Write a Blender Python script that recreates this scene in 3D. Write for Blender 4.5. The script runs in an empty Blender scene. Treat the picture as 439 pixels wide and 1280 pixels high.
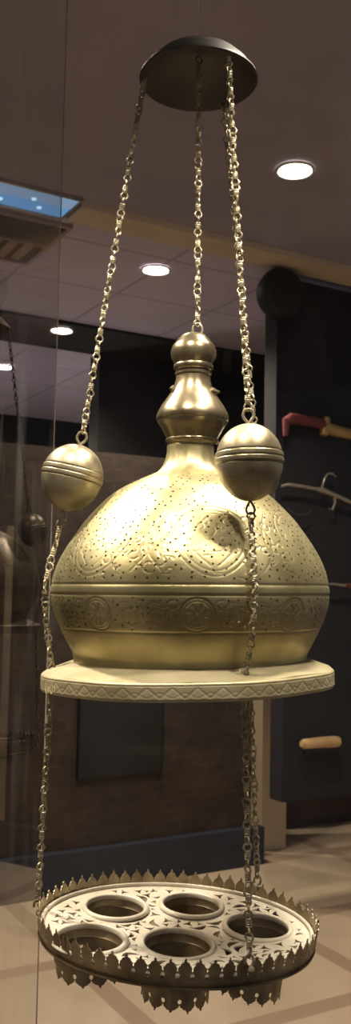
import bpy, bmesh, math, random
import numpy as np
from mathutils import Vector, Matrix, geometry
random.seed(7); rng = np.random.default_rng(5)
C = bpy.context.scene.collection
PI = math.pi

# ------------------------------------------------------------------ camera
F, CX, CY = 1150.0, 219.5, 640.0
PITCH, ROLL, EYE = math.radians(4.72), math.radians(1.1), 1.5
RC = Matrix.Rotation(PI/2 + PITCH, 3, 'X') @ Matrix.Rotation(ROLL, 3, 'Z')
cd = bpy.data.cameras.new('camera'); cam = bpy.data.objects.new('camera', cd); C.objects.link(cam)
cam.matrix_world = Matrix.Translation((0, 0, EYE)) @ RC.to_4x4()
cd.sensor_fit = 'VERTICAL'; cd.sensor_height = 36.0; cd.lens = F/1280*36.0
cd.clip_start = 0.02; cd.clip_end = 60
cd.dof.use_dof = True; cd.dof.focus_distance = 1.13; cd.dof.aperture_fstop = 11
bpy.context.scene.camera = cam

def ray(u, v): return RC @ Vector((u-CX, CY-v, -F))
def at(u, v, Y):
    d = ray(u, v); return Vector((0, 0, EYE)) + d*(Y/d.y)
def onz(u, v, z):
    d = ray(u, v); return Vector((0, 0, EYE)) + d*((z-EYE)/d.z)

# ------------------------------------------------------------------ world, exposure, lights
S = bpy.context.scene
w = bpy.data.worlds.new('world'); S.world = w; w.use_nodes = True
bg = w.node_tree.nodes['Background']; bg.inputs[0].default_value = (1.0, .93, .92, 1); bg.inputs[1].default_value = .17
S.view_settings.view_transform = 'Standard'; S.view_settings.look = 'None'
S.view_settings.exposure = 0.0; S.view_settings.gamma = 1.0; S.view_settings.use_curve_mapping = False

def spot(name, loc, tgt, W, deg, blend=.5, size=.03, col=(1, .85, .62)):
    l = bpy.data.lights.new(name, 'SPOT'); l.energy = W; l.spot_size = math.radians(deg); l.spot_blend = blend
    l.shadow_soft_size = size; l.color = col
    o = bpy.data.objects.new(name, l); C.objects.link(o); o.location = loc
    o.rotation_euler = (Vector(tgt)-Vector(loc)).to_track_quat('-Z', 'Y').to_euler(); return o
WARM = (1, .90, .74)
spot('case_spot', (-.17, .68, 2.42), (.0, 1.10, 1.38), 34, 64, .5, .03, WARM)
spot('case_spot', (.34, .74, 2.42), (.03, 1.12, 1.38), 34, 66, .5, .06, WARM)
spot('track_spot', (-.75, 1.45, 2.60), (0, 1.13, 1.50), 125, 34, .5, .04, WARM)
spot('track_spot', (.42, 1.27, 2.66), (.03, 1.11, 1.52), 110, 34, .5, .13, WARM)

spot('ceiling_fill', (-1.3, 6.6, 1.2), (-1.2, 6.9, 3.1), 26, 160, .9, .08, (1, .88, .80))  # unseen uplight added behind the partition to brighten the far ceiling

# ------------------------------------------------------------------ materials
def newmat(name):
    m = bpy.data.materials.new(name); m.use_nodes = True
    nt = m.node_tree; return m, nt, nt.nodes['Principled BSDF']
def noise_mat(name, c1, c2, rough=.5, metal=0., scale=20, bump=0., bscale=None, detail=6, rough2=None, mix=(.35, .65)):
    m, nt, b = newmat(name); N = nt.nodes; L = nt.links
    tc = N.new('ShaderNodeTexCoord'); no = N.new('ShaderNodeTexNoise')
    no.inputs['Scale'].default_value = scale; no.inputs['Detail'].default_value = detail
    L.new(tc.outputs['Object'], no.inputs['Vector'])
    cr = N.new('ShaderNodeValToRGB'); cr.color_ramp.elements[0].position = mix[0]; cr.color_ramp.elements[1].position = mix[1]
    cr.color_ramp.elements[0].color = (*c1, 1); cr.color_ramp.elements[1].color = (*c2, 1)
    L.new(no.outputs['Fac'], cr.inputs['Fac']); L.new(cr.outputs['Color'], b.inputs['Base Color'])
    b.inputs['Metallic'].default_value = metal; b.inputs['Roughness'].default_value = rough
    if rough2 is not None:
        mr = N.new('ShaderNodeMapRange'); mr.inputs['To Min'].default_value = rough; mr.inputs['To Max'].default_value = rough2
        mr.inputs['From Min'].default_value = .3; mr.inputs['From Max'].default_value = .7
        L.new(no.outputs['Fac'], mr.inputs['Value']); L.new(mr.outputs['Result'], b.inputs['Roughness'])
    if bump:
        n2 = N.new('ShaderNodeTexNoise'); n2.inputs['Scale'].default_value = bscale or scale*3; n2.inputs['Detail'].default_value = 4
        L.new(tc.outputs['Object'], n2.inputs['Vector'])
        bp = N.new('ShaderNodeBump'); bp.inputs['Strength'].default_value = bump; bp.inputs['Distance'].default_value = .002
        L.new(n2.outputs['Fac'], bp.inputs['Height']); L.new(bp.outputs['Normal'], b.inputs['Normal'])
    return m
def emit_mat(name, col, s):
    m, nt, b = newmat(name); b.inputs['Base Color'].default_value = (*col, 1)
    b.inputs['Emission Color'].default_value = (*col, 1); b.inputs['Emission Strength'].default_value = s; return m

M = {}
M['brass'] = noise_mat('brass_dome', (.35, .295, .14), (.54, .475, .265), .33, .76, 14, .18, 60, rough2=.47)
M['brass_smooth'] = noise_mat('brass_finial', (.15, .115, .065), (.33, .27, .165), .22, .80, 22, .10, 60, rough2=.36)
M['brass_ball'] = noise_mat('brass_ball', (.27, .225, .135), (.46, .40, .27), .33, .70, 30, .12, 90, rough2=.46)
M['brass_plate'] = noise_mat('brass_plate', (.48, .405, .22), (.66, .58, .37), .45, .35, 18, .15, 80)
M['tray'] = noise_mat('tray_brass', (.66, .59, .46), (.82, .76, .63), .45, .12, 25, .2, 90)
M['tray_rim'] = noise_mat('tray_rim', (.22, .165, .095), (.46, .38, .24), .40, .7, 30, .2, 90)
M['chain'] = noise_mat('chain_brass', (.24, .195, .12), (.46, .40, .27), .40, .60, 60, 0)
M['bronze'] = noise_mat('dark_bronze', (.055, .045, .040), (.085, .070, .060), .5, .2, 15, .1)
M['steel'] = noise_mat('steel', (.35, .34, .33), (.5, .48, .45), .3, .9, 30)
M['mark'] = noise_mat('yellow_paint', (.8, .75, .4), (.9, .85, .5), .5, 0, 30)

# ------------------------------------------------------------------ mesh helpers
class MB:
    def __init__(s): s.v = []; s.f = []
    def add(s, vs, fs):
        k = len(s.v); s.v += [tuple(p) for p in vs]; s.f += [tuple(i+k for i in f) for f in fs]; return s
    def box(s, x0, x1, y0, y1, z0, z1, mtx=None):
        p = [Vector((x, y, z)) for x in (x0, x1) for y in (y0, y1) for z in (z0, z1)]
        if mtx is not None: p = [mtx @ q for q in p]
        return s.add(p, [(0, 1, 3, 2), (4, 6, 7, 5), (0, 4, 5, 1), (2, 3, 7, 6), (0, 2, 6, 4), (1, 5, 7, 3)])
    def lathe(s, prof, n=48, c=(0, 0, 0), mtx=None, cap0=False, cap1=False, sx=1, sy=1):
        vs = []
        for r, z in prof:
            for i in range(n):
                a = 2*PI*i/n; q = Vector((r*math.cos(a)*sx, r*math.sin(a)*sy, z))
                if mtx is not None: q = mtx @ q
                vs.append(q + Vector(c))
        fs = [(j*n+i, j*n+(i+1) % n, (j+1)*n+(i+1) % n, (j+1)*n+i) for j in range(len(prof)-1) for i in range(n)]
        if cap0: fs.append(tuple(range(n))[::-1])
        if cap1: fs.append(tuple((len(prof)-1)*n+i for i in range(n)))
        return s.add(vs, fs)
    def tube(s, pts, r, n=8, closed=False):
        pts = [Vector(p) for p in pts]; m = len(pts); rs = r if isinstance(r, (list, tuple)) else [r]*m
        T = []
        for i in range(m):
            a = pts[(i-1) % m] if (closed or i > 0) else pts[i]; b = pts[(i+1) % m] if (closed or i < m-1) else pts[i]
            T.append((b-a).normalized())
        up = Vector((0, 0, 1)) if abs(T[0].z) < .9 else Vector((1, 0, 0))
        nrm = T[0].cross(up).normalized(); vs = []
        for i in range(m):
            nrm = (nrm - T[i]*nrm.dot(T[i])).normalized(); bi = T[i].cross(nrm)
            for k in range(n):
                a = 2*PI*k/n; vs.append(pts[i] + (nrm*math.cos(a)+bi*math.sin(a))*rs[i])
        fs = [(i*n+k, i*n+(k+1) % n, ((i+1) % m)*n+(k+1) % n, ((i+1) % m)*n+k) for i in range(m if closed else m-1) for k in range(n)]
        if not closed: fs += [tuple(range(n))[::-1], tuple((m-1)*n+k for k in range(n))]
        return s.add(vs, fs)
    def build(s, name, mat, parent=None, smooth=True, ang=40):
        me = bpy.data.meshes.new(name); me.from_pydata(s.v, [], s.f); me.validate(); me.update()
        return finish(me, name, mat, parent, smooth, ang)
def finish(me, name, mat, parent=None, smooth=True, ang=40):
    bm = bmesh.new(); bm.from_mesh(me)
    if len(bm.faces) < 150000: bmesh.ops.recalc_face_normals(bm, faces=bm.faces)
    if smooth:
        th = math.radians(ang)
        for f in bm.faces: f.smooth = True
        for e in bm.edges:
            if len(e.link_faces) == 2 and e.calc_face_angle(0) > th: e.smooth = False
    bm.to_mesh(me); bm.free(); me.materials.append(mat)
    o = bpy.data.objects.new(name, me); C.objects.link(o)
    if parent: o.parent = parent
    return o
def empty(name, loc, label, cat, group=None):
    o = bpy.data.objects.new(name, None); C.objects.link(o); o.location = loc; o.empty_display_size = .05
    tag(o, label, cat, group); return o
def tag(o, label, cat, group=None):
    o['label'] = label; o['category'] = cat
    if group: o['group'] = group
    return o
def struct(o): o['kind'] = 'structure'; return o

def inpoly(px, py, P):
    x, y = P[:, 0], P[:, 1]; x2, y2 = np.roll(x, -1), np.roll(y, -1)
    c = ((y > py) != (y2 > py)) & (px < (x2-x)*(py-y)/(y2-y+1e-15)+x); return bool(c.sum() % 2)
def slab(mb, outer, holes, z0, z1, zf=None, extra=(), outer_wall=True):
    """flat sheet with holes: 2D constrained triangulation, both faces and the walls"""
    loops = [outer]+holes; vs = []; ed = []; src = []
    for lp in loops:
        k = len(vs); vs += [Vector(p) for p in lp]; ed += [(k+i, k+(i+1) % len(lp)) for i in range(len(lp))]
    vs += [Vector(p) for p in extra]
    v2, e2, f2 = geometry.delaunay_2d_cdt(vs, ed, [], 1, 1e-7)[:3]
    PO = [np.array([tuple(p) for p in lp]) for lp in loops]; keep = []
    for f in f2:
        c = sum((v2[i] for i in f), Vector((0, 0)))/len(f)
        if sum(inpoly(c.x, c.y, P) for P in PO) % 2 == 1: keep.append(tuple(f))
    zf = zf or (lambda x, y: 0.); n = len(v2)
    V = [(p.x, p.y, z1+zf(p.x, p.y)) for p in v2]+[(p.x, p.y, z0+zf(p.x, p.y)) for p in v2]
    Fs = keep+[tuple(i+n for i in f[::-1]) for f in keep]
    cnt = {}
    for f in keep:
        for i in range(len(f)):
            a, b = f[i], f[(i+1) % len(f)]; cnt.setdefault((min(a, b), max(a, b)), []).append((a, b))
    for k, l in cnt.items():
        if len(l) == 1:
            a, b = l[0]
            if not outer_wall and not any(inpoly((v2[a].x+v2[b].x)/2*1.0001, (v2[a].y+v2[b].y)/2*1.0001, P) for P in PO): continue
            Fs.append((b, a, a+n, b+n))
    mb.add(V, Fs); return mb

# ------------------------------------------------------------------ the room
TH = math.radians(29.5)
A = Vector((math.cos(TH), math.sin(TH), 0)); B = Vector((-math.sin(TH), math.cos(TH), 0))
RM = Matrix.Rotation(TH, 4, 'Z'); CEIL = 3.1
def AB(p): return (p.dot(A), p.dot(B))

def grid_mat(name, c1, c2, line, size, off, lw, rough, bump=.15, nscale=3, double=None):
    """sheet material with a rectangular line grid in the room's two directions"""
    m, nt, b = newmat(name); N = nt.nodes; L = nt.links
    g = N.new('ShaderNodeNewGeometry'); mp = N.new('ShaderNodeMapping'); mp.vector_type = 'POINT'
    mp.inputs['Rotation'].default_value = (0, 0, -TH); L.new(g.outputs['Position'], mp.inputs['Vector'])
    sp = N.new('ShaderNodeSeparateXYZ'); L.new(mp.outputs['Vector'], sp.inputs['Vector'])
    def mth(op, a, bb=None):
        n = N.new('ShaderNodeMath'); n.operation = op
        for i, q in enumerate((a, bb)):
            if q is None: continue
            if isinstance(q, (int, float)): n.inputs[i].default_value = q
            else: L.new(q, n.inputs[i])
        return n.outputs[0]
    masks = []
    for ax in (0, 1):
        c = mth('SUBTRACT', sp.outputs[ax], off[ax]-50*size[ax]+size[ax]*.5); q = mth('MODULO', c, size[ax])
        q = mth('ABSOLUTE', mth('SUBTRACT', q, size[ax]*.5))
        if double: 
            q = mth('ABSOLUTE', mth('SUBTRACT', q, double))
        masks.append(mth('LESS_THAN', q, lw))
    mk = mth('MAXIMUM', masks[0], masks[1])
    no = N.new('ShaderNodeTexNoise'); no.inputs['Scale'].default_value = nscale; no.inputs['Detail'].default_value = 8
    L.new(g.outputs['Position'], no.inputs['Vector'])
    cr = N.new('ShaderNodeValToRGB'); cr.color_ramp.elements[0].position = .35; cr.color_ramp.elements[1].position = .65
    cr.color_ramp.elements[0].color = (*c1, 1); cr.color_ramp.elements[1].color = (*c2, 1); L.new(no.outputs['Fac'], cr.inputs['Fac'])
    mx = N.new('ShaderNodeMix'); mx.data_type = 'RGBA'; L.new(mk, mx.inputs['Factor']); L.new(cr.outputs['Color'], mx.inputs['A'])
    mx.inputs['B'].default_value = (*line, 1); L.new(mx.outputs['Result'], b.inputs['Base Color'])
    b.inputs['Roughness'].default_value = rough
    return m
pa = onz(90, 298, CEIL); pb = onz(130, 377, CEIL)
M['ceiling'] = grid_mat('ceiling_tiles', (.60, .55, .73), (.66, .60, .79), (.43, .39, .51), (.6, .6), (AB(pb)[0], AB(pa)[1]), .009, .85)
M['floor'] = grid_mat('floor_tiles', (.46, .375, .28), (.54, .445, .335), (.35, .265, .195), (.97, .78), (3.5, 3.52), .042, .5, nscale=4)

def plate_box(name, x0, x1, y0, y1, z0, z1, mat):   # box aligned with the room's directions, in (A, B) coordinates
    mb = MB(); mb.box(x0, x1, y0, y1, z0, z1, RM); return mb.build(name, mat, smooth=False)
struct(plate_box('floor', -9, 9, -6, 14, -.1, 0, M['floor']))
CB = AB(onz(100, 262, CEIL))[1]
M['plaster'] = noise_mat('grey_plaster', (.37, .34, .43), (.43, .39, .49), .85, 0, 2)
struct(plate_box('ceiling', -9, 9, CB, 14, CEIL, CEIL+.1, M['ceiling']))
struct(plate_box('ceiling', -9, 9, -6, CB-.001, CEIL, CEIL+.1, M['plaster']))

M['beige'] = noise_mat('beige_paint', (.68, .57, .42), (.74, .62, .46), .7, 0, 4)
M['charcoal'] = noise_mat('charcoal_paint', (.010, .011, .012), (.015, .016, .017), .7, 0, 4)
M['navy'] = noise_mat('navy_cloth', (.013, .0135, .020), (.019, .0195, .027), .9, 0, 30)
M['blue'] = noise_mat('blue_paint', (.016, .022, .040), (.022, .028, .048), .6, 0, 8)
M['brownbase'] = noise_mat('brown_base', (.05, .030, .022), (.07, .042, .030), .6, 0, 8)
M['black'] = noise_mat('matt_black', (.006, .006, .006), (.010, .010, .010), .55, 0, 10)

# beige bulkhead strip running across the ceiling, and the dark channel further back
b0 = AB(onz(100, 250, CEIL))[1]; b1 = AB(onz(100, 272, CEIL))[1]
struct(plate_box('trim_1', AB(onz(88, 258, CEIL))[0]+.02, 6, b1, b0, CEIL-.03, CEIL-.001, M['beige'])) if b1 < b0 else struct(plate_box('trim_1', AB(onz(88, 258, CEIL))[0]+.02, 6, b0, b1, CEIL-.03, CEIL-.001, M['beige']))
s0 = AB(onz(60, 397, CEIL))[1]; s1 = AB(onz(60, 431, CEIL))[1]
struct(plate_box('trim_2', -6, 6, min(s0, s1), max(s0, s1), CEIL-.02, CEIL-.001, M['charcoal']))
fw = AB(onz(60, 524, CEIL))[1]
struct(plate_box('wall_far', -9, 9, fw, fw+.1, 0, CEIL-.001, M['charcoal']))
ic = AB(onz(125, 437, CEIL))
struct(plate_box('wall_inner', ic[0], 6, ic[1], ic[1]+.15, 0, CEIL-.021, M['charcoal']))

# rough stone partition on its blue plinth
def stone():
    m, nt, b = newmat('stone_wall'); N = nt.nodes; L = nt.links
    tc = N.new('ShaderNodeTexCoord'); sp = N.new('ShaderNodeSeparateXYZ'); L.new(tc.outputs['Object'], sp.inputs[0])
    cb = N.new('ShaderNodeCombineXYZ'); L.new(sp.outputs[0], cb.inputs[0]); L.new(sp.outputs[2], cb.inputs[1])
    no = N.new('ShaderNodeTexNoise'); no.inputs['Scale'].default_value = 4; no.inputs['Detail'].default_value = 9; L.new(tc.outputs['Object'], no.inputs['Vector'])
    va = N.new('ShaderNodeVectorMath'); va.operation = 'MULTIPLY_ADD'; va.inputs[1].default_value = (.12, .12, .12)
    L.new(no.outputs['Color'], va.inputs[0]); L.new(cb.outputs[0], va.inputs[2])
    br = N.new('ShaderNodeTexBrick'); br.inputs['Scale'].default_value = 4.5; br.inputs['Mortar Size'].default_value = .03; br.inputs['Mortar Smooth'].default_value = .6
    br.inputs['Color1'].default_value = (.062, .044, .034, 1); br.inputs['Color2'].default_value = (.046, .033, .027, 1); br.inputs['Mortar'].default_value = (.066, .049, .038, 1)
    L.new(va.outputs[0], br.inputs['Vector'])
    mx = N.new('ShaderNodeMix'); mx.data_type = 'RGBA'; mx.blend_type = 'MULTIPLY'; mx.inputs['Factor'].default_value = .55
    cr = N.new('ShaderNodeValToRGB'); cr.color_ramp.elements[0].position = .38; cr.color_ramp.elements[1].position = .62; cr.color_ramp.elements[0].color = (.35, .32, .3, 1)
    L.new(no.outputs['Fac'], cr.inputs['Fac']); L.new(br.outputs['Color'], mx.inputs['A']); L.new(cr.outputs['Color'], mx.inputs['B'])
    L.new(mx.outputs['Result'], b.inputs['Base Color']); b.inputs['Roughness'].default_value = .85
    bp = N.new('ShaderNodeBump'); bp.inputs['Strength'].default_value = .6; bp.inputs['Distance'].default_value = .02
    L.new(no.outputs['Fac'], bp.inputs['Height']); L.new(bp.outputs['Normal'], b.inputs['Normal']); return m
M['stone'] = stone()
p0 = AB(onz(0, 1130, 0)); pe = AB(onz(334, 1082, 0)); PB = (p0[1]+pe[1])/2
ztop = at(100, 560, (A*AB(at(100, 700, 4.6))[0]+B*PB).y).z
def wall_local(name, a0, a1, bf, bt, z0, z1, mat):
    mb = MB(); mb.box(0, a1-a0, 0, bt, 0, z1-z0); o = mb.build(name, mat, smooth=False)
    o.matrix_world = Matrix.Translation(A*a0+B*bf+Vector((0, 0, z0))) @ RM; return o
struct(wall_local('wall_back', -3.2, pe[0]-.05, PB+.06, .25, .001, ztop, M['stone']))
struct(wall_local('baseboard_back', -3.2, pe[0], PB, .058, .001, .20, M['blue']))

# beige end pier and the dark showcase to the right
def thing_box(mb, a0, a1, b_0, b_1, z0, z1): mb.box(a0, a1, b_0, b_1, z0, z1, RM); return mb
q0 = onz(327, 1064, 0); q1 = onz(354, 1058, 0)
mb = MB(); aq = AB(q0); thing_box(mb, aq[0], AB(q1)[0]+.0, aq[1], aq[1]+.3, 0.001, 1.85)
struct(mb.build('trim_3', M['beige'], smooth=False))

case = empty('showcase', onz(360, 1037, 0), 'large dark navy showcase with weapons at right behind the lamp', 'showcase')
def child(mb, name, mat, root, smooth=False, ang=40):
    o = mb.build(name, mat, None, smooth, ang); o.parent = root
    o.matrix_parent_inverse = Matrix.Translation(root.location).inverted(); return o
def contact(u, v, Y): return at(u, v, Y)
cc = AB(onz(347, 335, CEIL)); cf = cc[1]      # front plane of the case, left end cc[0]
zb = at(400, 1000, at(400, 335, 4.75).y).z
ycase = lambda u, v: (lambda d: d*((cf - Vector((0, 0, EYE)).dot(B))/d.dot(B)))(ray(u, v)) + Vector((0, 0, EYE))   # point on the case front
zb = ycase(380, 1000).z
mb = MB(); thing_box(mb, cc[0], cc[0]+3.2, cf, cf+.10, 1.35, CEIL-.04); child(mb, 'back_panel', M['navy'], case)
cl = AB(ycase(353, 940))[0]; mb = MB(); thing_box(mb, cl, cl+3.1, cf, cf+.10, zb, 1.349); child(mb, 'back_panel', M['navy'], case)
rb = AB(onz(356, 1037, 0)); mb = MB(); thing_box(mb, rb[0], rb[0]+2.4, rb[1], rb[1]+.25, .001, zb); child(mb, 'base', M['brownbase'], case)

def onc(u, v, off=0.):   # point on (or a little in front of) the case front
    d = ray(u, v); o = Vector((0, 0, EYE)); return o + d*((cf-off-o.dot(B))/d.dot(B))

M['red'] = noise_mat('burgundy_leather', (.16, .035, .04), (.22, .05, .055), .6, 0, 20)
M['gold'] = noise_mat('gilt', (.62, .42, .14), (.75, .54, .22), .4, .4, 20)
M['silver'] = noise_mat('silver', (.55, .50, .42), (.75, .68, .58), .3, .7, 20)
M['ivory'] = noise_mat('pale_wood', (.62, .42, .20), (.75, .54, .28), .5, 0, 12)
def on_tube(root, name, uvs, r, mat, off=.05, n=10):
    mb = MB(); mb.tube([onc(u, v, off) for u, v in uvs], r, n); return child(mb, name, mat, root, True)
# sheathed sword
s = empty('sword', onc(400, 535, .05), 'sheathed sword with burgundy grip and gilt mount on the navy panel', 'sword')
on_tube(s, 'grip', [(357, 528), (364, 523), (384, 526), (404, 530)], [.022, .028, .026, .026], M['red'])
on_tube(s, 'pommel', [(358, 524), (357, 545)], [.020, .012], M['red'])
on_tube(s, 'guard', [(409, 522), (407, 532), (405, 544)], [.016, .024, .020], M['gold'])
on_tube(s, 'scabbard', [(404, 534), (425, 540), (450, 545), (520, 560)], [.030, .028, .026, .022], M['gold'])
# silver sabre
s = empty('sabre', onc(400, 611, .05), 'slim silver sabre with curled crossguard on the navy panel', 'sword')
on_tube(s, 'grip', [(352, 608), (360, 606), (378, 608), (398, 612)], [.006, .008, .009, .010], M['silver'])
on_tube(s, 'blade', [(398, 612), (414, 617), (439, 628), (500, 656)], [.013, .012, .010, .006], M['silver'])
on_tube(s, 'crossguard', [(420, 596), (416, 592), (410, 592), (406, 598), (402, 610), (418, 618), (419, 628), (416, 637), (411, 636)], [.003, .005, .005, .006, .009, .009, .006, .006, .004], M['silver'])
on_tube(s, 'knuckle_ring', [(356, 628), (361, 638), (372, 644), (384, 643), (389, 637)], [.002, .004, .004, .004, .002], M['bronze'])
s = empty('dagger', onc(420, 731, .05), 'thin pale blade low on the navy panel beside the dome', 'dagger')
on_tube(s, 'blade', [(398, 731), (416, 730), (432, 732)], [.003, .006, .008], M['silver']); on_tube(s, 'grip', [(432, 732), (470, 734)], .012, M['red'])
mb = MB(); mb.tube([onc(377, 929, .05), onc(380, 930, .05), onc(400, 928, .05), onc(418, 927, .05), onc(423, 927, .05), onc(425, 927, .05)], [.016, .024, .026, .028, .024, .012], 16)
s = empty('wooden_handle', onc(400, 928, .05), 'short pale wooden handle sticking out low on the navy panel', 'handle')
child(mb, 'grip', M['ivory'], s, True)
for uv in ((380, 930), (421, 927)): mb = MB(); mb.tube([onc(*uv, .05), onc(*uv, .001)], .006, 8); child(mb, 'bracket', M['black'], s, True)
# round black speaker at the top corner of the case
sp_c = onz(349, 366, CEIL); spk_p = onc(352, 368, .075)
s = empty('loudspeaker', spk_p, 'round matt black loudspeaker at the upper left corner of the showcase', 'speaker')
mb = MB(); mb.lathe([(.0, -.07), (.06, -.07), (.115, -.05), (.130, 0), (.115, .04), (.10, .05), (.0, .05)], 40, spk_p, (Matrix.Rotation(TH, 3, 'Z') @ Matrix.Rotation(PI/2, 3, 'X'))); child(mb, 'housing', M['black'], s, True)
mb = MB(); mb.lathe([(0, .056), (.08, .054), (.095, .049), (0, .049)], 32, spk_p, (Matrix.Rotation(TH, 3, 'Z') @ Matrix.Rotation(PI/2, 3, 'X'))); child(mb, 'grille', M['charcoal'], s, True)

# dark board on the stone wall
def onp(u, v, off=0.):
    d = ray(u, v); o = Vector((0, 0, EYE)); return o + d*((PB+.06-off-o.dot(B))/d.dot(B))
k0 = AB(onp(97, 968)); k1 = AB(onp(198, 968)); zz0 = onp(150, 966).z; zz1 = onp(150, 850).z
s = empty('wall_board', onp(150, 966), 'plain dark rectangular board fixed on the brown stone wall', 'board')
mb = MB(); thing_box(mb, k0[0], k1[0], PB+.035, PB+.058, zz0, zz1); child(mb, 'panel', M['charcoal'], s)
mb = MB()
for a0, a1, z0, z1 in ((k0[0]-.01, k1[0]+.01, zz1, zz1+.01), (k0[0]-.01, k1[0]+.01, zz0-.01, zz0), (k0[0]-.01, k0[0], zz0, zz1), (k1[0], k1[0]+.01, zz0, zz1)):
    thing_box(mb, a0, a1, PB+.03, PB+.058, z0, z1)
child(mb, 'frame', M['black'], s)

# ceiling lights
M['lamp_on'] = emit_mat('lamp_on', (1, .93, .78), 30); M['white'] = noise_mat('white_enamel', (.6, .56, .52), (.7, .66, .6), .5, 0, 10)
dl = None
dlabels = ['largest glowing round downlight, right of the right-hand chain', 'glowing downlight between the left and middle chains',
           'glowing downlight in the dark ceiling strip above the left ball', 'faintest far downlight at the left edge of the ceiling']
for i, (u, v, rad) in enumerate([(369, 211, .062), (195, 336, .064), (77, 408, .064), (5, 458, .064)]):
    p = onz(u, v, CEIL)
    z = -.022 if i == 2 else -.002
    if dl is None:
        dl = empty('downlight', (0, 0, 0), '', 'ceiling light', 'recessed downlights')
        m1 = MB(); m1.lathe([(rad, 0), (rad+.012, -.001), (rad+.014, -.006), (rad+.004, -.010), (rad-.002, -.004)], 40); m1.build('trim_ring', M['white'], dl)
        m2 = MB(); m2.lathe([(0, -.016), (rad*.5, -.013), (rad*.9, -.006), (rad, -.001)], 40); m2.build('bulb_lens', M['lamp_on'], dl)
        o = dl
    else:
        o = dl.copy(); C.objects.link(o)
        for ch in list(dl.children):
            c = ch.copy(); C.objects.link(c); c.parent = o
    o['label'] = dlabels[i]; o.location = p + Vector((0, 0, z))
    spot('downlight_beam', p+Vector((0, 0, -.05)), p+Vector((0, 0, -1)), [75, 85, 120, 150][i], 125, .8, .05, (1, .82, .60))
# further downlights of the same rooms' grid, outside the frame: light only
for k, (a, b_) in enumerate([(-1.0, -.6), (.9, .2), (2.2, 2.2), (1.6, -1.2)]):
    pp = A*a+B*(b_+2.0); spot('downlight_beam', (pp.x, pp.y, CEIL-.05), (pp.x, pp.y, 0), 75, 125, .8, .05, (1, .82, .60))

# blue lit ceiling panel
M['bluelight'] = emit_mat('blue_light', (.09, .24, .48), 1.0); M['bluelight2'] = emit_mat('pale_blue_light', (.17, .27, .42), .9); M['led'] = emit_mat('led', (.45, .7, .9), 1.3)
c0 = onz(98, 247, CEIL); c1 = onz(78, 269, CEIL); cm = (c0+c1)/2
a_e = AB(cm)[0]; bb0, bb1 = sorted((AB(c0)[1], AB(c1)[1])); bm_ = (bb0+bb1)/2
s = empty('ceiling_light_panel', cm, 'long blue glowing light panel in the ceiling at upper left', 'ceiling light')
mb = MB(); thing_box(mb, a_e-1.8, a_e, bm_, bb1, CEIL-.012, CEIL-.002); child(mb, 'diffuser', M['bluelight'], s)
mb = MB(); thing_box(mb, a_e-1.8, a_e, bb0, bm_, CEIL-.012, CEIL-.002); child(mb, 'diffuser', M['bluelight2'], s)
for k in range(8):
    for j, bq in enumerate((bm_+.05, bm_-.02)):
        pc = A*(a_e-.12-k*.17-j*.05)+B*bq+Vector((0, 0, CEIL-.012))
        mb = MB(); mb.lathe([(0, -.008), (.008, -.006), (.011, 0)], 12, pc); child(mb, 'led', M['led'], s, True)
mb = MB()
thing_box(mb, a_e, a_e+.012, bb0-.012, bb1+.012, CEIL-.016, CEIL-.001); thing_box(mb, a_e-1.8, a_e, bb1, bb1+.012, CEIL-.016, CEIL-.001); thing_box(mb, a_e-1.8, a_e, bb0-.012, bb0, CEIL-.016, CEIL-.001)
child(mb, 'frame', M['steel'], s)

# dark air grille with pale slats
g0 = onz(50, 305, CEIL); ga, gb = AB(g0)
s = empty('air_vent', g0, 'dark square air vent with pale slats in the left ceiling', 'vent')
M['slat'] = noise_mat('pale_slat', (.34, .27, .27), (.40, .32, .32), .6, 0, 10)
mb = MB(); thing_box(mb, ga-.55, ga+.02, gb-.28, gb+.24, CEIL-.006, CEIL-.002); child(mb, 'backing', M['charcoal'], s)
for k in range(7):
    a0 = ga-.05-k*.075
    mb = MB(); mb.box(-.018, .018, -.11, .11, -.002, .002, Matrix.Translation(A*a0+B*(gb+.10)+Vector((0, 0, CEIL-.016))) @ RM @ Matrix.Rotation(.5, 4, 'Y'))
    child(mb, 'slat', M['slat'], s)
mb = MB()
for (x0, x1, y0, y1) in ((-.57, .04, .24, .26), (-.57, .04, -.30, -.28), (.02, .04, -.28, .24), (-.57, .02, -.03, -.015)):
    thing_box(mb, ga+x0, ga+x1, gb+y0, gb+y1, CEIL-.020, CEIL-.002)
child(mb, 'frame', M['slat'], s)

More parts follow.
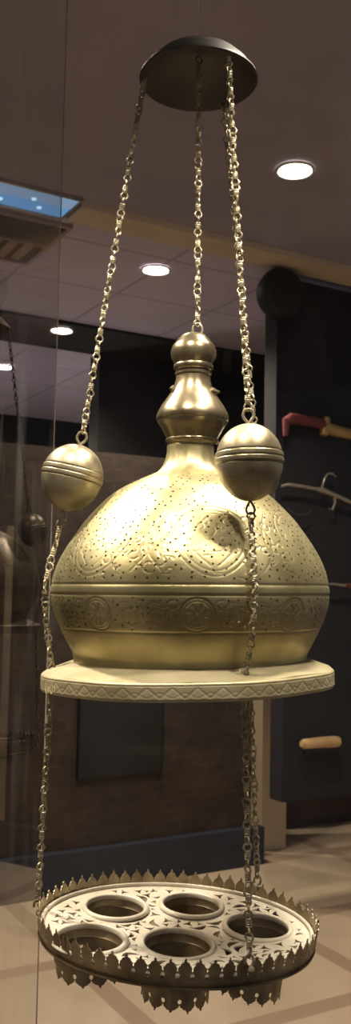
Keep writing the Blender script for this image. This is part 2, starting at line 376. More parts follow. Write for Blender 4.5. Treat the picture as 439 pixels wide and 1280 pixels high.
# ------------------------------------------------------------------ glass vitrine round the lamp
def glass():
    m, nt, b = newmat('case_glass'); N = nt.nodes; L = nt.links; N.remove(b)
    out = N['Material Output']; tr = N.new('ShaderNodeBsdfTransparent'); gl = N.new('ShaderNodeBsdfGlossy'); gl.inputs['Roughness'].default_value = .0
    fr = N.new('ShaderNodeFresnel'); fr.inputs['IOR'].default_value = 1.25
    mx = N.new('ShaderNodeMixShader'); L.new(fr.outputs[0], mx.inputs[0]); L.new(tr.outputs[0], mx.inputs[1]); L.new(gl.outputs[0], mx.inputs[2])
    df = N.new('ShaderNodeBsdfDiffuse'); df.inputs['Color'].default_value = (.8, .8, .8, 1)
    tc = N.new('ShaderNodeTexCoord'); mp = N.new('ShaderNodeMapping'); mp.inputs['Scale'].default_value = (6, 6, 1.6); L.new(tc.outputs['Object'], mp.inputs[0])
    no = N.new('ShaderNodeTexNoise'); no.inputs['Scale'].default_value = 1.6; no.inputs['Detail'].default_value = 5; L.new(mp.outputs[0], no.inputs['Vector'])
    mr = N.new('ShaderNodeMapRange'); mr.inputs['From Min'].default_value = .55; mr.inputs['From Max'].default_value = .8; mr.inputs['To Max'].default_value = .10; L.new(no.outputs['Fac'], mr.inputs['Value'])
    m2 = N.new('ShaderNodeMixShader'); L.new(mr.outputs[0], m2.inputs[0]); L.new(mx.outputs[0], m2.inputs[1]); L.new(df.outputs[0], m2.inputs[2])
    L.new(m2.outputs[0], out.inputs['Surface']); return m
M['glass'] = glass()
M['glass_edge'] = noise_mat('glass_edge', (.40, .35, .30), (.55, .48, .40), .25, 0, 20)
GY = 1.72; ge = at(63, 700, GY); gx0 = ge.x; gx1 = .62; gy0 = .50; gz0, gz1 = .62, 2.80
v = empty('glass_case', ((gx0+gx1)/2, (gy0+GY)/2, 0), 'clear frameless glass case enclosing the hanging brass lamp', 'display case')
for nm, bxs in (('pane', (gx0, gx1, GY, GY)), ('pane', (gx0, gx0, gy0, GY)), ('pane', (gx1, gx1, gy0, GY)), ('pane', (gx0, gx1, gy0, gy0))):
    x0, x1, y0, y1 = bxs; mb = MB()
    mb.add([(x0, y0, gz0), (x1, y1, gz0), (x1, y1, gz1), (x0, y0, gz1)], [(0, 1, 2, 3)]); child(mb, nm, M['glass'], v)
mb = MB(); mb.tube([(gx0, GY, gz0), (gx0, GY, gz1)], .0013, 6); child(mb, 'corner_seal', M['glass_edge'], v)
mb = MB(); mb.tube([(gx1, GY, gz0), (gx1, GY, gz1)], .0013, 6); child(mb, 'corner_seal', M['glass_edge'], v)
mb = MB(); mb.box(gx0-.02, gx1+.02, gy0-.02, GY+.02, 0.001, gz0); child(mb, 'plinth', M['charcoal'], v)
mb = MB(); mb.box(gx0-.01, gx1+.01, gy0-.01, GY+.01, gz1, gz1+.03); child(mb, 'lid', M['charcoal'], v)

# ------------------------------------------------------------------ the hanging lamp
LD = 1.15; LX = at(237, 735, LD).x; ROOT = Vector((LX, LD, EYE))
def loc(u, v, dy=0.): return at(u, v, LD+dy) - ROOT
camz = RC @ Vector((0, 0, -1))
def axis_uv(v): return 237 + (735-v)*math.tan(ROLL)*.98
def ring(v, rpx, k=1.0):
    p = at(axis_uv(v), v, LD); dep = (p-Vector((0, 0, EYE))).dot(camz); return (rpx/F*dep*k, p.z-EYE)

lamp = empty('hanging_lamp', ROOT, 'tall brass hanging lamp with pierced onion dome, balls on chains and openwork tray', 'hanging lamp')

# finial
pr = [(416.5, 3), (417.5, 10), (420, 15), (424, 19.5), (427, 21.5), (428, 22.5), (433, 26.5), (440, 28.6), (446, 28.3), (452, 25.5), (455.5, 23.2), (457, 24.6), (461, 24.8), (463, 23), (464, 20.5), (465.5, 20.5), (466.5, 22.8), (469, 22.8), (470, 21.3),
      (476, 21.8), (484, 24), (492, 28), (500, 33.5), (508, 39), (516, 43.5), (521, 45.2), (524, 45.4), (526, 45), (526.8, 44), (528, 44.2), (534, 40), (541, 36), (547, 33), (549, 32), (550, 33.2), (552, 33.5), (554, 33), (555, 31), (556, 30.2)]
mb = MB(); mb.lathe([ring(*q) for q in pr], 96, cap0=True); fin = mb.build('finial', M['brass_smooth'], lamp, ang=50)
for uv, s in (((263, 490), 1), ((217, 482), -1)):
    p = loc(*uv, -.012); mb = MB()
    mb.tube([p+Vector((-.004*s, 0, .002)), p+Vector((.003*s, -.002, .001)), p+Vector((.008*s, 0, .000)), p+Vector((.012*s, .002, .001))] if s > 0 else [p, p+Vector((-.003, -.001, -.004)), p+Vector((-.002, 0, -.009))], [.003, .0045, .003, .001] if s > 0 else [.001, .0025, .001], 8)
    mb.build('lug', M['brass_smooth'], fin)
# finial-top loop
p = loc(247, 414); mb = MB(); mb.tube([p+Vector((.006*math.sin(a), 0, .001-.009*math.cos(a))) for a in np.linspace(0, 2*PI, 20)[:-1]], .0016, 8, closed=True); mb.build('eye_loop', M['chain'], fin)

# dome with real pierced holes and chased ornament
dp = [(556, 29.8), (559, 29.2), (566, 29.3), (574, 31), (582, 34), (588, 38), (592, 43), (594, 47), (598, 57), (604, 72), (612, 88), (620, 100), (630, 111), (640, 121), (652, 132), (666, 142), (680, 152), (694, 161), (708, 168), (722, 172.5), (736, 174.5), (750, 174.5), (762, 172), (774, 168), (786, 163), (798, 156.5), (810, 150), (815, 146.5), (819, 145), (820, 147), (822, 148), (825, 147.5), (829, 145)]
rz = np.array([ring(a, b, .988) for a, b in dp]); seg = np.r_[0, np.cumsum(np.hypot(*np.diff(rz, axis=0).T))]
# smooth resample
ns = int(seg[-1]/.0009); sres = np.linspace(0, seg[-1], ns)
def smooth_interp(x, X, Y):
    y = np.interp(x, X, Y); k = np.hanning(31); k /= k.sum(); yp = np.pad(y, 15, mode='reflect', reflect_type='odd'); return np.convolve(yp, k, 'valid')
R_ = smooth_interp(sres, seg, rz[:, 0]); Z_ = smooth_interp(sres, seg, rz[:, 1])
zr = lambda v_: ring(v_, 1)[1]; row = lambda v_: int(np.argmin(np.abs(Z_-zr(v_))))
NT = 1200
Hh = np.zeros((ns, NT)); ST = seg[-1]/(ns-1)
def stamp(th, si, depth=.0006, rad=.0011):
    """press one point of a line into the surface (theta in radians, si in metres along the profile)"""
    i0 = si/ST; r = np.interp(si, sres, R_); j0 = (th/(2*PI)*NT); wj = rad*2.5/(2*PI*r/NT); wi = rad*2.5/ST
    ii = np.arange(max(0, int(i0-wi)), min(ns, int(i0+wi)+2)); jj = np.arange(int(j0-wj), int(j0+wj)+2)
    if len(ii) == 0: return
    d2 = ((ii[:, None]-i0)*ST)**2 + ((jj[None, :]-j0)*(2*PI*r/NT))**2
    g = -depth*np.exp(-d2/rad**2); sub = Hh[np.ix_(ii, jj % NT)]; Hh[np.ix_(ii, jj % NT)] = np.minimum(sub, g*.55)
def curve(pts, depth=.0006, rad=.0011, step=.0012):
    for (t0, s0), (t1, s1) in zip(pts[:-1], pts[1:]):
        r = np.interp((s0+s1)/2, sres, R_); L_ = math.hypot((t1-t0)*r, s1-s0); n = max(1, int(L_/step))
        for k in range(n): q = k/n; stamp(t0+(t1-t0)*q, s0+(s1-s0)*q, depth, rad)
sv = lambda v_: sres[row(v_)]
# horizontal bands (raised fillet between grooves)
for v_, dpt in ((731, .0008), (743, .0008), (784, .0006), (556.5, .001)):
    i0 = row(v_); ii = np.arange(ns); Hh += (-dpt*np.exp(-((ii-i0)*ST/.0012)**2))[:, None]
ii = np.arange(ns); Hh += (.0005*np.exp(-((ii-row(737))*ST/.0040)**4))[:, None]
smid = (sv(744)+sv(784))/2; rf = .170
front = -PI/2
def tx(u): return front + math.asin(max(-1, min(1, (u-237)/174.5)))
# roundels with rosettes round the lower frieze
cent = [tx(129) + k*2*PI/9 for k in range(9)]
for c in cent:
    for rr_, dd in ((.0185, .0024), (.0155, .0015)):
        curve([(c+rr_*math.cos(a)/rf, smid+rr_*math.sin(a)) for a in np.linspace(0, 2*PI, 40)], dd, .0011)
    for k in range(8):
        a = k*PI/4+.2
        curve([(c+q*math.cos(a+.28*math.sin(q*220))/rf, smid+q*math.sin(a+.28*math.sin(q*220))) for q in np.linspace(.003, .013, 8)], .0022, .0014)
    curve([(c+.003*math.cos(a)/rf, smid+.003*math.sin(a)) for a in np.linspace(0, 2*PI, 12)], .0008, .0008)
    # scrolling vine between the roundels
    gap = 2*PI/9
    for t in range(5):
        c2 = c+ (.155+ t*.098); sgn = 1 if t % 2 else -1
        curve([(c2+(.012-.0012*q)*math.cos(q*sgn)/rf, smid+(.012-.0012*q)*math.sin(q)) for q in np.linspace(0, 8, 30)], .0009, .0010)
        curve([(c2+.007*math.cos(q)/rf, smid+sgn*.012+.004*math.sin(q)) for q in np.linspace(0, 5, 14)], .0007, .0009)
        curve([(c2+.008*math.cos(q)/rf, smid-sgn*.011+.003*math.sin(q+1)) for q in np.linspace(0, 5, 14)], .0007, .0009)
# ogee medallions and scrolls on the shoulder
s_top, s_bot = sv(600), sv(728)
for k in range(7):
    c = tx(262)+k*2*PI/7; hh = s_bot-s_top
    sm = s_bot-.052; rm = np.interp(sm, sres, R_)
    for ax_, ay_, dd in ((.044, .046, .0007), (.038, .040, .0005)):
        curve([(c+ax_*math.cos(q)/rm*(1-.22*math.sin(q)), sm+ay_*math.sin(q)) for q in np.linspace(0, 2*PI, 60)], dd, .0010)
    for sg in (-1, 1):      # paired scrolling stems inside the medallion
        curve([(c+sg*(.004+.022*math.sin(q*1.3))/rm, sm+.034-q*.026) for q in np.linspace(0, 2.6, 24)], .0006, .0010)
        curve([(c+sg*(.018+(.009-.001*q)*math.cos(q))/rm, sm+.010+(.009-.001*q)*math.sin(q)) for q in np.linspace(0, 7, 24)], .0005, .0009)
        curve([(c+sg*(.012+(.007-.001*q)*math.cos(q))/rm, sm-.018+(.007-.001*q)*math.sin(q)) for q in np.linspace(0, 6, 20)], .0005, .0009)
        curve([(c+sg*(.052+.020*math.sin(q*1.2))/rm, sm+.040-q*.030) for q in np.linspace(0, 2.6, 24)], .0006, .0010)
    # background scrolls between medallions
    for t in range(26):
        tt = c+gap*.5+rng.uniform(-.22, .30); ss = s_bot-.006-rng.uniform(0, .075); ph = rng.uniform(0, 6); rr_ = rng.uniform(.004, .008)
        curve([(tt+rr_*math.cos(ph+q)*(1-q/8)/.15, ss+rr_*math.sin(ph+q)*(1-q/8)) for q in np.linspace(0, 4.2, 12)], .0009, .0009)
    for t in range(30):
        tt = c+rng.uniform(-.3, .35); ss = s_bot-.004-rng.uniform(0, .10); ph = rng.uniform(0, 6)
        curve([(tt+.010*q*math.cos(ph)/.15+.002*math.sin(q*6)/.15, ss+.010*q*math.sin(ph)) for q in np.linspace(0, 1, 6)], .0006, .0008)
# hammered unevenness
th = np.arange(NT)/NT*2*PI
for _ in range(26):
    kx = rng.integers(2, 14); ky = rng.uniform(20, 90); Hh += .00011*np.cos(kx*th[None, :]+rng.uniform(0, 6))*np.cos(ky*sres[:, None]+rng.uniform(0, 6))
# pin holes: rows along the shoulder and the frieze
holes = []
s = sv(601); kk = 0
while s < sv(782):
    r = np.interp(s, sres, R_)
    if not (sv(727) < s < sv(740)):
        n = max(8, int(2*PI*r/.0125)); ph = rng.uniform(0, 1)
        wav = .002
        for i in range(n):
            if rng.random() < .10: continue
            t = (i+ph+rng.uniform(-.28, .28))/n*2*PI
            if s > sv(740) and min(abs(((t-c+PI) % (2*PI))-PI) for c in cent) < .12: continue
            holes.append((t, s+rng.uniform(-.0026, .0026)))
    s += .0080; kk += 1
drop = np.zeros((ns, NT), bool)
for t, s_ in holes:
    r = np.interp(s_, sres, R_); i0 = s_/ST; j0 = (t/(2*PI)*NT) % NT; cw = 2*PI*r/NT; rad = rng.uniform(.0010, .0014)
    ii = np.arange(int(i0)-3, int(i0)+4); ww = int(rad/cw)+2; jj = np.arange(int(j0)-ww, int(j0)+ww+1)
    ok = (((ii[:, None]+.5-i0)*ST)**2 + ((jj[None, :]+.5-j0)*cw)**2) < rad**2
    a, b_ = np.nonzero(ok); ai = ii[a]; m_ = (ai >= 0) & (ai < ns-1); drop[ai[m_], (jj[b_] % NT)[m_]] = True
dR = np.gradient(R_, ST); dZ = np.gradient(Z_, ST); nn = np.hypot(dR, dZ); nR, nZ = -dZ/nn, dR/nn
RR = R_[:, None]+nR[:, None]*Hh; ZZ = Z_[:, None]+nZ[:, None]*Hh
co = np.stack([RR*np.cos(th)[None], RR*np.sin(th)[None], ZZ], -1).reshape(-1, 3)
I, J = np.nonzero(~drop[:ns-1]); J2 = (J+1) % NT
quads = np.stack([I*NT+J, I*NT+J2, (I+1)*NT+J2, (I+1)*NT+J], 1)[:, ::-1]
def np_mesh(name, co, quads):
    me = bpy.data.meshes.new(name); me.vertices.add(len(co)); me.vertices.foreach_set('co', co.ravel().astype(np.float32))
    me.loops.add(quads.size); me.loops.foreach_set('vertex_index', quads.ravel().astype(np.int32))
    me.polygons.add(len(quads)); me.polygons.foreach_set('loop_start', (np.arange(len(quads))*4).astype(np.int32))
    me.polygons.foreach_set('loop_total', np.full(len(quads), 4, np.int32)); me.update(calc_edges=True)
    me.polygons.foreach_set('use_smooth', np.ones(len(quads), bool)); me.validate(); return me
me = np_mesh('dome', co, quads); me.materials.append(M['brass'])
dome = bpy.data.objects.new('dome', me); C.objects.link(dome); dome.parent = lamp
def pivot(o, deg, z):
    Rm = Matrix.Rotation(math.radians(deg), 4, 'Y'); p = Vector((0, 0, z)); o.matrix_local = Matrix.Translation(p) @ Rm @ Matrix.Translation(-p)
pivot(dome, -.8, zr(700))

# base plate
zt = loc(236, 835.5).z; zbm = zt-.0200; PR = .181
def pshape(a, k=1.0): 
    r = PR*k*(1-.012*math.cos(8*a)-.010*math.cos(2*a+.4)); return (r*math.cos(a)-.001, r*math.sin(a)*.985)
NP = 480
ang = [2*PI*i/NP for i in range(NP)]
hpt = {}
def plate_hole(u, v_):   # where a pixel ray meets the plate's top
    d = ray(u, v_); o = Vector((0, 0, EYE)); q = o+d*((zt+EYE-o.z)/d.z); return q-ROOT
hf = plate_hole(306, 836); hf = Vector((at(306, 840, LD-.146).x-LX, -.146, zt))
hl = Vector((-.1665, -.012, zt)); hb = Vector((.088, .142, zt))
circ = lambda c, r, n=20: [(c[0]+r*math.cos(2*PI*i/n), c[1]+r*math.sin(2*PI*i/n)) for i in range(n)]
mb = MB(); slab(mb, [pshape(a, .985) for a in ang[::4]], [circ((0, 0), .10, 48)]+[circ(h, .0042, 14) for h in (hf, hl, hb)], zbm+.001, zt, lambda x, y: .0115*min(1, max(0, (.1775-math.hypot(x, y))/.032)),
     [(q*math.cos(a), q*math.sin(a)) for q in (.146, .151, .1765) for a in ang[::4]])
# profiled rim with chased zigzag
rows_ = [(.0, -.985), (.5, -1.0), (1, 0)]
K = 26; vs = []; 
for j in range(K+1):
    q = j/K; zz = zt-(zt-zbm)*q; edge = .0016*(1-min(1, min(q, 1-q)*8))**2
    for i in range(NP*2):
        a = PI*i/NP; s_ = a*PR; per = .0265; f_ = (s_ % per)/per; tri = abs(2*f_-1)   # zigzag
        dz = 0
        if .22 < q < .82:
            d1 = abs((.24+.56*tri)-q)*(zt-zbm); dz = .0005*math.exp(-(d1/.0009)**2)
            d2 = abs((.80-.30*tri)-q)*(zt-zbm); dz = max(dz, .0003*math.exp(-(d2/.0007)**2))
        dz = max(dz, .0005*math.exp(-((q-.15)/.035)**2), .0005*math.exp(-((q-.90)/.035)**2))
        x, y = pshape(a); r = math.hypot(x, y); k = (r-edge-dz)/r; vs.append((x*k, y*k, zz))
n2 = NP*2; mb.add(vs, [(j*n2+i, j*n2+(i+1) % n2, (j+1)*n2+(i+1) % n2, (j+1)*n2+i) for j in range(K) for i in range(n2)])
for zz, k_ in ((zt, 0), (zbm, K)):   # joint between sheet and rim
    v1 = [(*pshape(PI*i/NP, .985), zz if zz == zt else zbm+.001) for i in range(n2)]; v0 = [vs[k_*n2+i] for i in range(n2)]
    mb.add(v1+v0, [(i, (i+1) % n2, n2+(i+1) % n2, n2+i) for i in range(n2)])
plate = mb.build('base_plate', M['brass_plate'], lamp, ang=35)
pivot(plate, -1.9, zt)
# little painted inventory mark on the left of the rim
mb = MB()
for k, st in enumerate([[(57.0, 849), (56.5, 855), (57.5, 861)], [(59.5, 852), (60, 860)], [(62, 851), (61.8, 857), (63, 861), (64.8, 861), (65.6, 857), (65, 851)], [(67.5, 852), (68.2, 858), (67.8, 861)]]):
    P_ = []
    for u, vv in st:
        d = ray(u, vv); o = Vector((0, 0, EYE))-ROOT; a_ = (d.x**2+d.y**2); bq = 2*(o.x*d.x+o.y*d.y)
        best = None
        for tt in np.linspace(.0008, .00104, 400):
            q = o+d*tt
            rad_ = math.hypot(*pshape(math.atan2(q.y, q.x)))
            if math.hypot(q.x, q.y) < rad_+.0002: best = q; break
        P_.append(best if best is not None else o+d*.00095)
    mb.tube(P_, .00045, 6)
mk = mb.build('inventory_mark', M['mark'], plate); mk['label'] = 'small yellow painted mark on the left of the rim'

# canopy at the top
cz = loc(250, 98).z; cr_ = .0765
mb = MB(); pc = [(.006, .044), (.016, .042), (.034, .036), (.055, .024), (.068, .011), (.0735, .003), (.0765, 0), (.0775, -.003), (.0760, -.0045), (.0735, -.002), (.066, .006), (.053, .017), (.033, .027), (.015, .031), (.0, .032)]
can = mb.lathe([(r, z+cz) for r, z in pc], 72, (-.000, 0, 0), cap0=True).build('canopy', M['bronze'], lamp)
mb = MB(); mb.tube([(0, 0, cz+.042), (0, 0, gz1-EYE)], .0008, 6); mb.build('hanging_wire', M['steel'], can)

# chain links
def link_unit():
    mb = MB(); r = .00125
    eye = [(0, 0), (.0028, .0020), (.0046, .0052), (.0034, .0085), (0, .0102), (-.0034, .0085), (-.0046, .0052), (-.0028, .0020)]
    mb.tube([(x, 0, .0030+z) for x, z in eye], r, 6, closed=True)
    mb.tube([(0, x, -.0030-z) for x, z in eye], r, 6, closed=True)
    mb.lathe([(.0014, .0052), (.0031, .0050), (.0036, .0034), (.0030, .0026), (.0036, .0018), (.0036, .0006), (.0030, 0), (.0036, -.0006), (.0036, -.0018), (.0030, -.0026), (.0036, -.0034), (.0031, -.0050), (.0014, -.0052)], 8)
    return mb
LU = link_unit(); LL = .0243
def chain(mb, p0, p1, sag=0.):
    p0, p1 = Vector(p0), Vector(p1); L_ = (p1-p0).length; n = max(1, round(L_/LL)); st = L_/n
    for i in range(n):
        q = (i+.5)/n; c = p0.lerp(p1, q)+Vector((sag*math.sin(PI*q), 0, 0)); d = (p1-p0).normalized()
        d = (d+Vector((random.uniform(-.05, .05), random.uniform(-.05, .05), 0))).normalized()
        R = d.to_track_quat('-Z', 'Y').to_matrix() @ Matrix.Rotation(random.uniform(-.5, .5)+(PI/2 if i % 2 else 0)*0+.6, 3, 'Z')
        k = st/LL; mb.add([R @ Vector((x*random.uniform(.97, 1.03), y, z*k)) + c for x, y, z in LU.v], LU.f)
    return mb

# counterweight balls with eye loops
balls = []
specs = [(90, 597, 0., .0385, .0425, 11, 0), (312, 578, -.145, .0372, .0430, -3, 0), (316, 594, .140, .0385, .0430, 2, 0)]
for (u, v_, dy, rx, rzz, tilt, _) in specs:
    c = loc(u, v_, dy); T = Matrix.Rotation(math.radians(tilt)+ROLL, 3, 'Y')
    prof = []
    for k in range(61):
        a = PI*k/60; zz = math.cos(a); rr_ = math.sin(a)
        r = rx*rr_*(1+.05*zz*(-1 if u > 200 else 0)*-1); z = rzz*zz
        g = 0
        for gz in (.006, .0105, -.001): g -= .0009*math.exp(-((z-gz)/.0008)**2)
        if -.001 < z < .0105: g += .0007
        prof.append((max(r+g*(rr_), 0), z))
    # finer sampling near the band
    pf = []
    for k in range(181):
        a = PI*k/180; z = rzz*math.cos(a); r = rx*math.sin(a)*(1+.04*math.cos(a))
        g = sum(-.0010*math.exp(-((z-gz)/.0007)**2) for gz in (-.002, .0045, .0115)) + (.0009 if -.0015 < z < .011 else 0)
        pf.append((max(r+g*math.sin(a), 0.00001), z))
    mb = MB(); mb.lathe(pf, 72, c, T); b_ = mb.build('ball', M['brass_ball'], lamp, ang=60)
    for sg in (1, -1):
        e = MB(); h = .0165 if sg > 0 else .014; w_ = .0062 if sg > 0 else .0048
        pts = [(0.0, rzz-.001), (.0015, rzz+.002), (w_*.8, rzz+.006), (w_, rzz+.010), (w_*.7, rzz+h-.001), (0, rzz+h), (-w_*.7, rzz+h-.001), (-w_, rzz+.010), (-w_*.8, rzz+.006), (-.0015, rzz+.002)]
        e.tube([c+T @ Vector((x, 0, sg*z)) for x, z in pts], .0017 if sg > 0 else .0014, 8, closed=True); e.build('eye_loop', M['chain'], b_)
    balls.append((c, T, rzz))
top = [c+T @ Vector((0, 0, r_+.0155)) for c, T, r_ in balls]; bot = [c-T @ Vector((0, 0, r_+.013)) for c, T, r_ in balls]

# tray: local frame, tilted a little
TC = loc(221.5, 1157, 0.); TT = Matrix.Rotation(math.radians(2.3)+ROLL*0, 3, 'Y') @ Matrix.Rotation(math.radians(2.0), 3, 'X')
tray = bpy.data.objects.new('tray', None)
EA, EB = .1655, .134
def tp(x, y, z=0.): return TC + TT @ Vector((x, y, z))
dish = lambda x, y: -.006*(1-(x/EA)**2-(y/EB)**2)
cups = [(-.078, .050, .0375, .040), (.019, .073, .0375, .040), (.099, .014, .0385, .076), (.001, -.046, .0400, .058), (-.101, -.053, .0400, .036)]
def clear(x, y, m=.0055):
    if (x/(EA-.010))**2+(y/(EB-.010))**2 > 1: return False
    return all(math.hypot(x-cx, y-cy) > r+m+.001 for cx, cy, r, _ in cups)
pierce = []; occ = []
def try_shape(pts, gap=.0022):
    if not all(clear(x, y) for x, y in pts): return False
    cx = sum(p[0] for p in pts)/len(pts); cy = sum(p[1] for p in pts)/len(pts); rr_ = max(math.hypot(x-cx, y-cy) for x, y in pts)
    for (ps, ocx, ocy, orr) in occ:
        if math.hypot(cx-ocx, cy-ocy) > rr_+orr+gap: continue
        if min(math.hypot(p[0]-q[0], p[1]-q[1]) for p in pts for q in ps) < gap: return False
        P = np.array(ps)
        if inpoly(cx, cy, P) or inpoly(ocx, ocy, np.array(pts)): return False
    occ.append((pts, cx, cy, rr_)); pierce.append(pts); return True
def leaf(cx, cy, a, L_, w_, bend=.3):
    out = []
    for sg in (1, -1):
        for q in (np.linspace(0, 1, 7)[:-1] if sg > 0 else np.linspace(1, 0, 7)[:-1]):
            x = (q-.5)*L_; y = sg*w_*math.sin(PI*q**.7)+bend*L_*(q-.5)**2*2
            out.append((cx+x*math.cos(a)-y*math.sin(a), cy+x*math.sin(a)+y*math.cos(a)))
    return out
def tri(cx, cy, a, s_):
    P = []
    for k in range(3):
        b1 = a+k*2*PI/3; b2 = a+(k+1)*2*PI/3
        for q in (0, .25, .5, .75):
            x = math.cos(b1)*(1-q)+math.cos(b2)*q; y = math.sin(b1)*(1-q)+math.sin(b2)*q; m = 1-.35*math.sin(PI*q); P.append((cx+s_*x*m, cy+s_*y*m))
    return P
# leaf fans radiating around each cup and along the rim, then fillers
for cx, cy, r, _ in cups:
    for k in range(18):
        a = 2*PI*k/18; q = r+.0125
        try_shape(leaf(cx+q*math.cos(a), cy+q*math.sin(a), a+PI/2+.55*(1 if k % 2 else -1), .018, .0028, .5))
for k in range(44):
    a = 2*PI*(k+.5)/44; x, y = (EA-.0195)*math.cos(a), (EB-.0195)*math.sin(a)
    try_shape(tri(x, y, a+(PI if k % 2 else 0), .0075))
for it in range(5200):
    a = rng.uniform(0, 2*PI); q = math.sqrt(rng.random()); x, y = EA*q*math.cos(a), EB*q*math.sin(a)
    t = rng.random(); s_ = 1.0 if it < 1500 else (.7 if it < 3300 else .5)
    if t < .6: try_shape(leaf(x, y, rng.uniform(0, 2*PI), .024*s_, .0038*s_+.0004, rng.choice([-.6, .5])))
    else: try_shape(tri(x, y, rng.uniform(0, 2*PI), .0082*s_+.0005))
outer = [(EA*math.cos(2*PI*i/160), EB*math.sin(2*PI*i/160)) for i in range(160)]
extra = []
mb = MB(); slab(mb, outer, [circ(c[:2], c[2], 48) for c in cups]+pierce, -.0010, .0010, dish)
mb.v = [tuple(TC+TT @ Vector(p)) for p in mb.v]
plate2 = mb.build('tray', M['tray'], lamp, smooth=False); tray = plate2
mb = MB(); mb.tube([tp((EA-.003)*math.cos(a), (EB-.003)*math.sin(a), .0025) for a in np.linspace(0, 2*PI, 181)[:-1]], .0026, 8, closed=True); mb.build('rim_bead', M['tray'], tray)
# crested gallery: one unit between two finial centres, wrapped round the ellipse
def crest_unit(W, up, base, hole=(.0, .0035, .0019, .0030)):
    h = W/2
    half = [(0.0, .0), (0., up)]
    R_side = [(h, up), (h*.90, up*.97), (h*.81, up*.91), (h*.85, up*.85), (h*.78, up*.80), (h*.56, up*.77), (h*.38, up*.70), (h*.40, up*.64), (h*.24, up*.60), (h*.10, up*.52), (h*.06, up*.44), (h*.12, up*.36)]
    top_ = R_side + [(0, up*.32)] + [(-x, y) for x, y in reversed(R_side)]
    out = [(-h, -base), (-h/2, -base), (0, -base), (h/2, -base), (h, -base), (h, -base*.3), (h, up*.3), (h, up*.65)] + top_ + [(-h, up*.65), (-h, up*.3), (-h, -base*.3)]
    hx, hy, ha, hb_ = hole; hl_ = [(hx+ha*math.cos(a), hy+hb_*math.sin(a)) for a in np.linspace(0, 2*PI, 13)[:-1]]
    return out, [hl_]
NU = 60
per = np.linspace(0, 2*PI, 2401); ex, ey = (EA+.0015)*np.cos(per), (EB+.0015)*np.sin(per); cum = np.r_[0, np.cumsum(np.hypot(np.diff(ex), np.diff(ey)))]
W = cum[-1]/NU
um = MB(); o_, h_ = crest_unit(W, .0215, .011, (0, .0020, .0024, .0034)); slab(um, o_, h_, -.0006, .0006)
gal = MB()
for k in range(NU):
    jig = random.uniform(.9, 1.06); lean = random.uniform(-.02, .05)
    vs = []
    for (x, y, t) in um.v:
        s_ = (k*W+x) % cum[-1]; a = np.interp(s_, cum, per); out_ = Vector((math.cos(a)/EA, math.sin(a)/EB, 0)).normalized()
        yy = y*(jig if y > .010 else 1)
        base = Vector(((EA+.0015)*math.cos(a), (EB+.0015)*math.sin(a), yy-.001)); vs.append(TC+TT @ (base+out_*(t+max(0, yy)*(.10+lean)-(.004*((-yy)/.011)**2 if yy < 0 else 0))))
    gal.add(vs, um.f)
gal.build('gallery', M['tray_rim'], tray, ang=30)['label'] = 'pierced crested gallery round the tray'
# under-rim skirt closing the tray below the gallery
mb = MB(); mb.lathe([(1.008, -.0115), (1.0, -.0145), (.97, -.016), (.93, -.013), (.90, -.006)], 120, (0, 0, 0), None, sx=EA, sy=EB)
mb.v = [tuple(TC+TT @ Vector(p)) for p in mb.v]; mb.build('skirt', M['tray_rim'], tray)
# cups
for cx, cy, r, dep in cups:
    zc = dish(cx, cy); lean = Matrix.Rotation(cx*.9, 3, 'Y') @ Matrix.Rotation(-cy*.9, 3, 'X')
    fl = MB(); pf = [(r+.0055, .0012), (r+.0052, .0030), (r+.0030, .0048), (r+.0005, .0050), (r-.0012, .0036), (r-.0014, .0), (r-.0014, -.0015), (r+.0001, -.0015)]
    fl.lathe([(a, z) for a, z in pf], 64)
    fl.v = [tuple(TC+TT @ (Vector((cx, cy, zc))+Vector(p))) for p in fl.v]; fl.build('cup_rim', M['tray'], tray, ang=50)
    fl = MB(); fl.lathe([(r-.0014, -.001), (r-.0016, -.008), (r-.0032, -.010), (r-.0016, -.012), (r-.0018, -dep*.55), (r-.0004, -dep*.55), (r-.0003, -.012), (r-.0001, -.001)], 64)
    fl.v = [tuple(TC+TT @ (Vector((cx, cy, zc))+Vector(p))) for p in fl.v]; cup = fl.build('cup_holder', M['tray_rim'], tray, ang=50)
    # hanging crested sleeve
    sl = MB(); n_ = 13; Wc = 2*PI*r/n_; bh = dep*.45; up_ = .015
    o_, h_ = crest_unit(Wc, up_, bh-.001, (0, .0010, .0023, .0027)); uc = MB(); slab(uc, o_, h_, -.0005, .0005)
    for k in range(n_):
        jig = random.uniform(.8, 1.1); vs = []
        for (x, y, t) in uc.v:
            a = (k*Wc+x)/r; yy = y*(jig if y > .007 else 1); z = -(dep-up_)-yy
            q = Vector(((r-.001+t)*math.cos(a), (r-.001+t)*math.sin(a), z+.0)); vs.append(q)
        sl.add(vs, uc.f)
    sl.v = [tuple(TC+TT @ (Vector((cx, cy, zc))+lean @ Vector(p))) for p in sl.v]
    sl.build('cup_sleeve', M['tray_rim'], tray, ang=30)
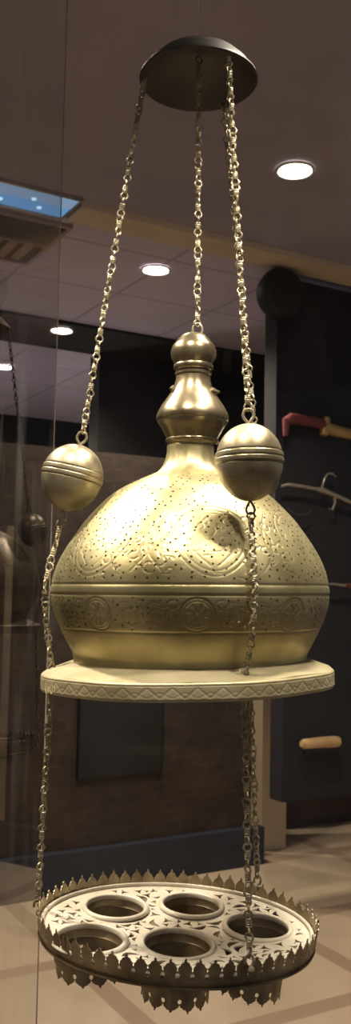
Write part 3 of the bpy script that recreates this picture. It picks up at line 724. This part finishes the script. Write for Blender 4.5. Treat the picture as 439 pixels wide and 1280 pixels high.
# tray hooks and chains
ends = [tp(-.1705, .028, .010), tp(.0885, -.1265, .008), tp(.096, .1165, .014)]
def rayz(u, v_, dy): return loc(u, v_, dy)
ends[0] = loc(47, 1127, ends[0].y); ends[1] = loc(312, 1196, ends[1].y); ends[2] = loc(322, 1097, ends[2].y)
for i, e in enumerate(ends):
    mb = MB(); mb.tube([e+Vector((.0045*math.sin(a), 0, -.004-.006*math.cos(a))) for a in np.linspace(0, 5.2, 14)], .0015, 8)
    mb.lathe([(0.0001, .004), (.0028, .003), (.004, 0), (.0028, -.003), (.0001, -.004)], 12, e+Vector((.002, -.002, -.013)))
    mb.tube([e+Vector((0, 0, -.012)), e+Vector(((-1 if i == 0 else 0)*-.012, 0, -.018))], .0013, 8); mb.build('hook', M['chain'], tray)
cap_pts = [Vector((-.0700, 0, cz+.001)), Vector((.035, -.058, cz+.002)), Vector((.035, .058, cz+.002)), Vector((0, 0, cz+.028))]
for i in range(3):
    mb = MB(); chain(mb, cap_pts[i], top[i]); mb.build('upper_chain', M['chain'], lamp)
mb = MB(); chain(mb, cap_pts[3], loc(247, 408)); mb.build('finial_chain', M['chain'], lamp)
hp = [hl, hf, hb]
# the left chain runs just behind the dome's edge down to its hole in the plate
for i in range(3):
    mb = MB(); h_ = hp[i]; az = Vector((h_.x, h_.y, 0)).normalized(); ze = zr(742)
    w1 = az*.1795+Vector((0, 0, ze+.006)); w2 = az*.1765+Vector((0, 0, ze-.034)); 
    chain(mb, bot[i], w1); chain(mb, w1, w2); chain(mb, w2, Vector((h_.x, h_.y, zt-.004))); chain(mb, Vector((hp[i].x, hp[i].y, zt-.005)), ends[i]); mb.build('lower_chain', M['chain'], lamp)

M['dim_reflection'] = noise_mat('dim_reflection_brass', (.050, .038, .026), (.12, .092, .062), .35, .6, 16, .2, 60)  # dark brass colour carries the dimness of the lamp's reflection
# copy of the lamp further back on the left, standing in for its glass reflection
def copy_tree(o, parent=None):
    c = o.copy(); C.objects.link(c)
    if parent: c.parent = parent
    if c.type == 'MESH': c.material_slots[0].link = 'OBJECT'; c.material_slots[0].material = M['dim_reflection']
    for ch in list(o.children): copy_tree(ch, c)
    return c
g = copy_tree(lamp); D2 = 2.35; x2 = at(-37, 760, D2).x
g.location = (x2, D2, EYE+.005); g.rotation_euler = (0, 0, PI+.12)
g['label'] = 'dim reflection of the brass hanging lamp in the glass, built as a copy, cut off by the left edge of the picture'
mb = MB(); mb.tube([(0, 0, gz1-EYE-.01), (0, 0, CEIL-EYE-.006)], .0012, 6); mb.build('hanging_rod', M['steel'], g)
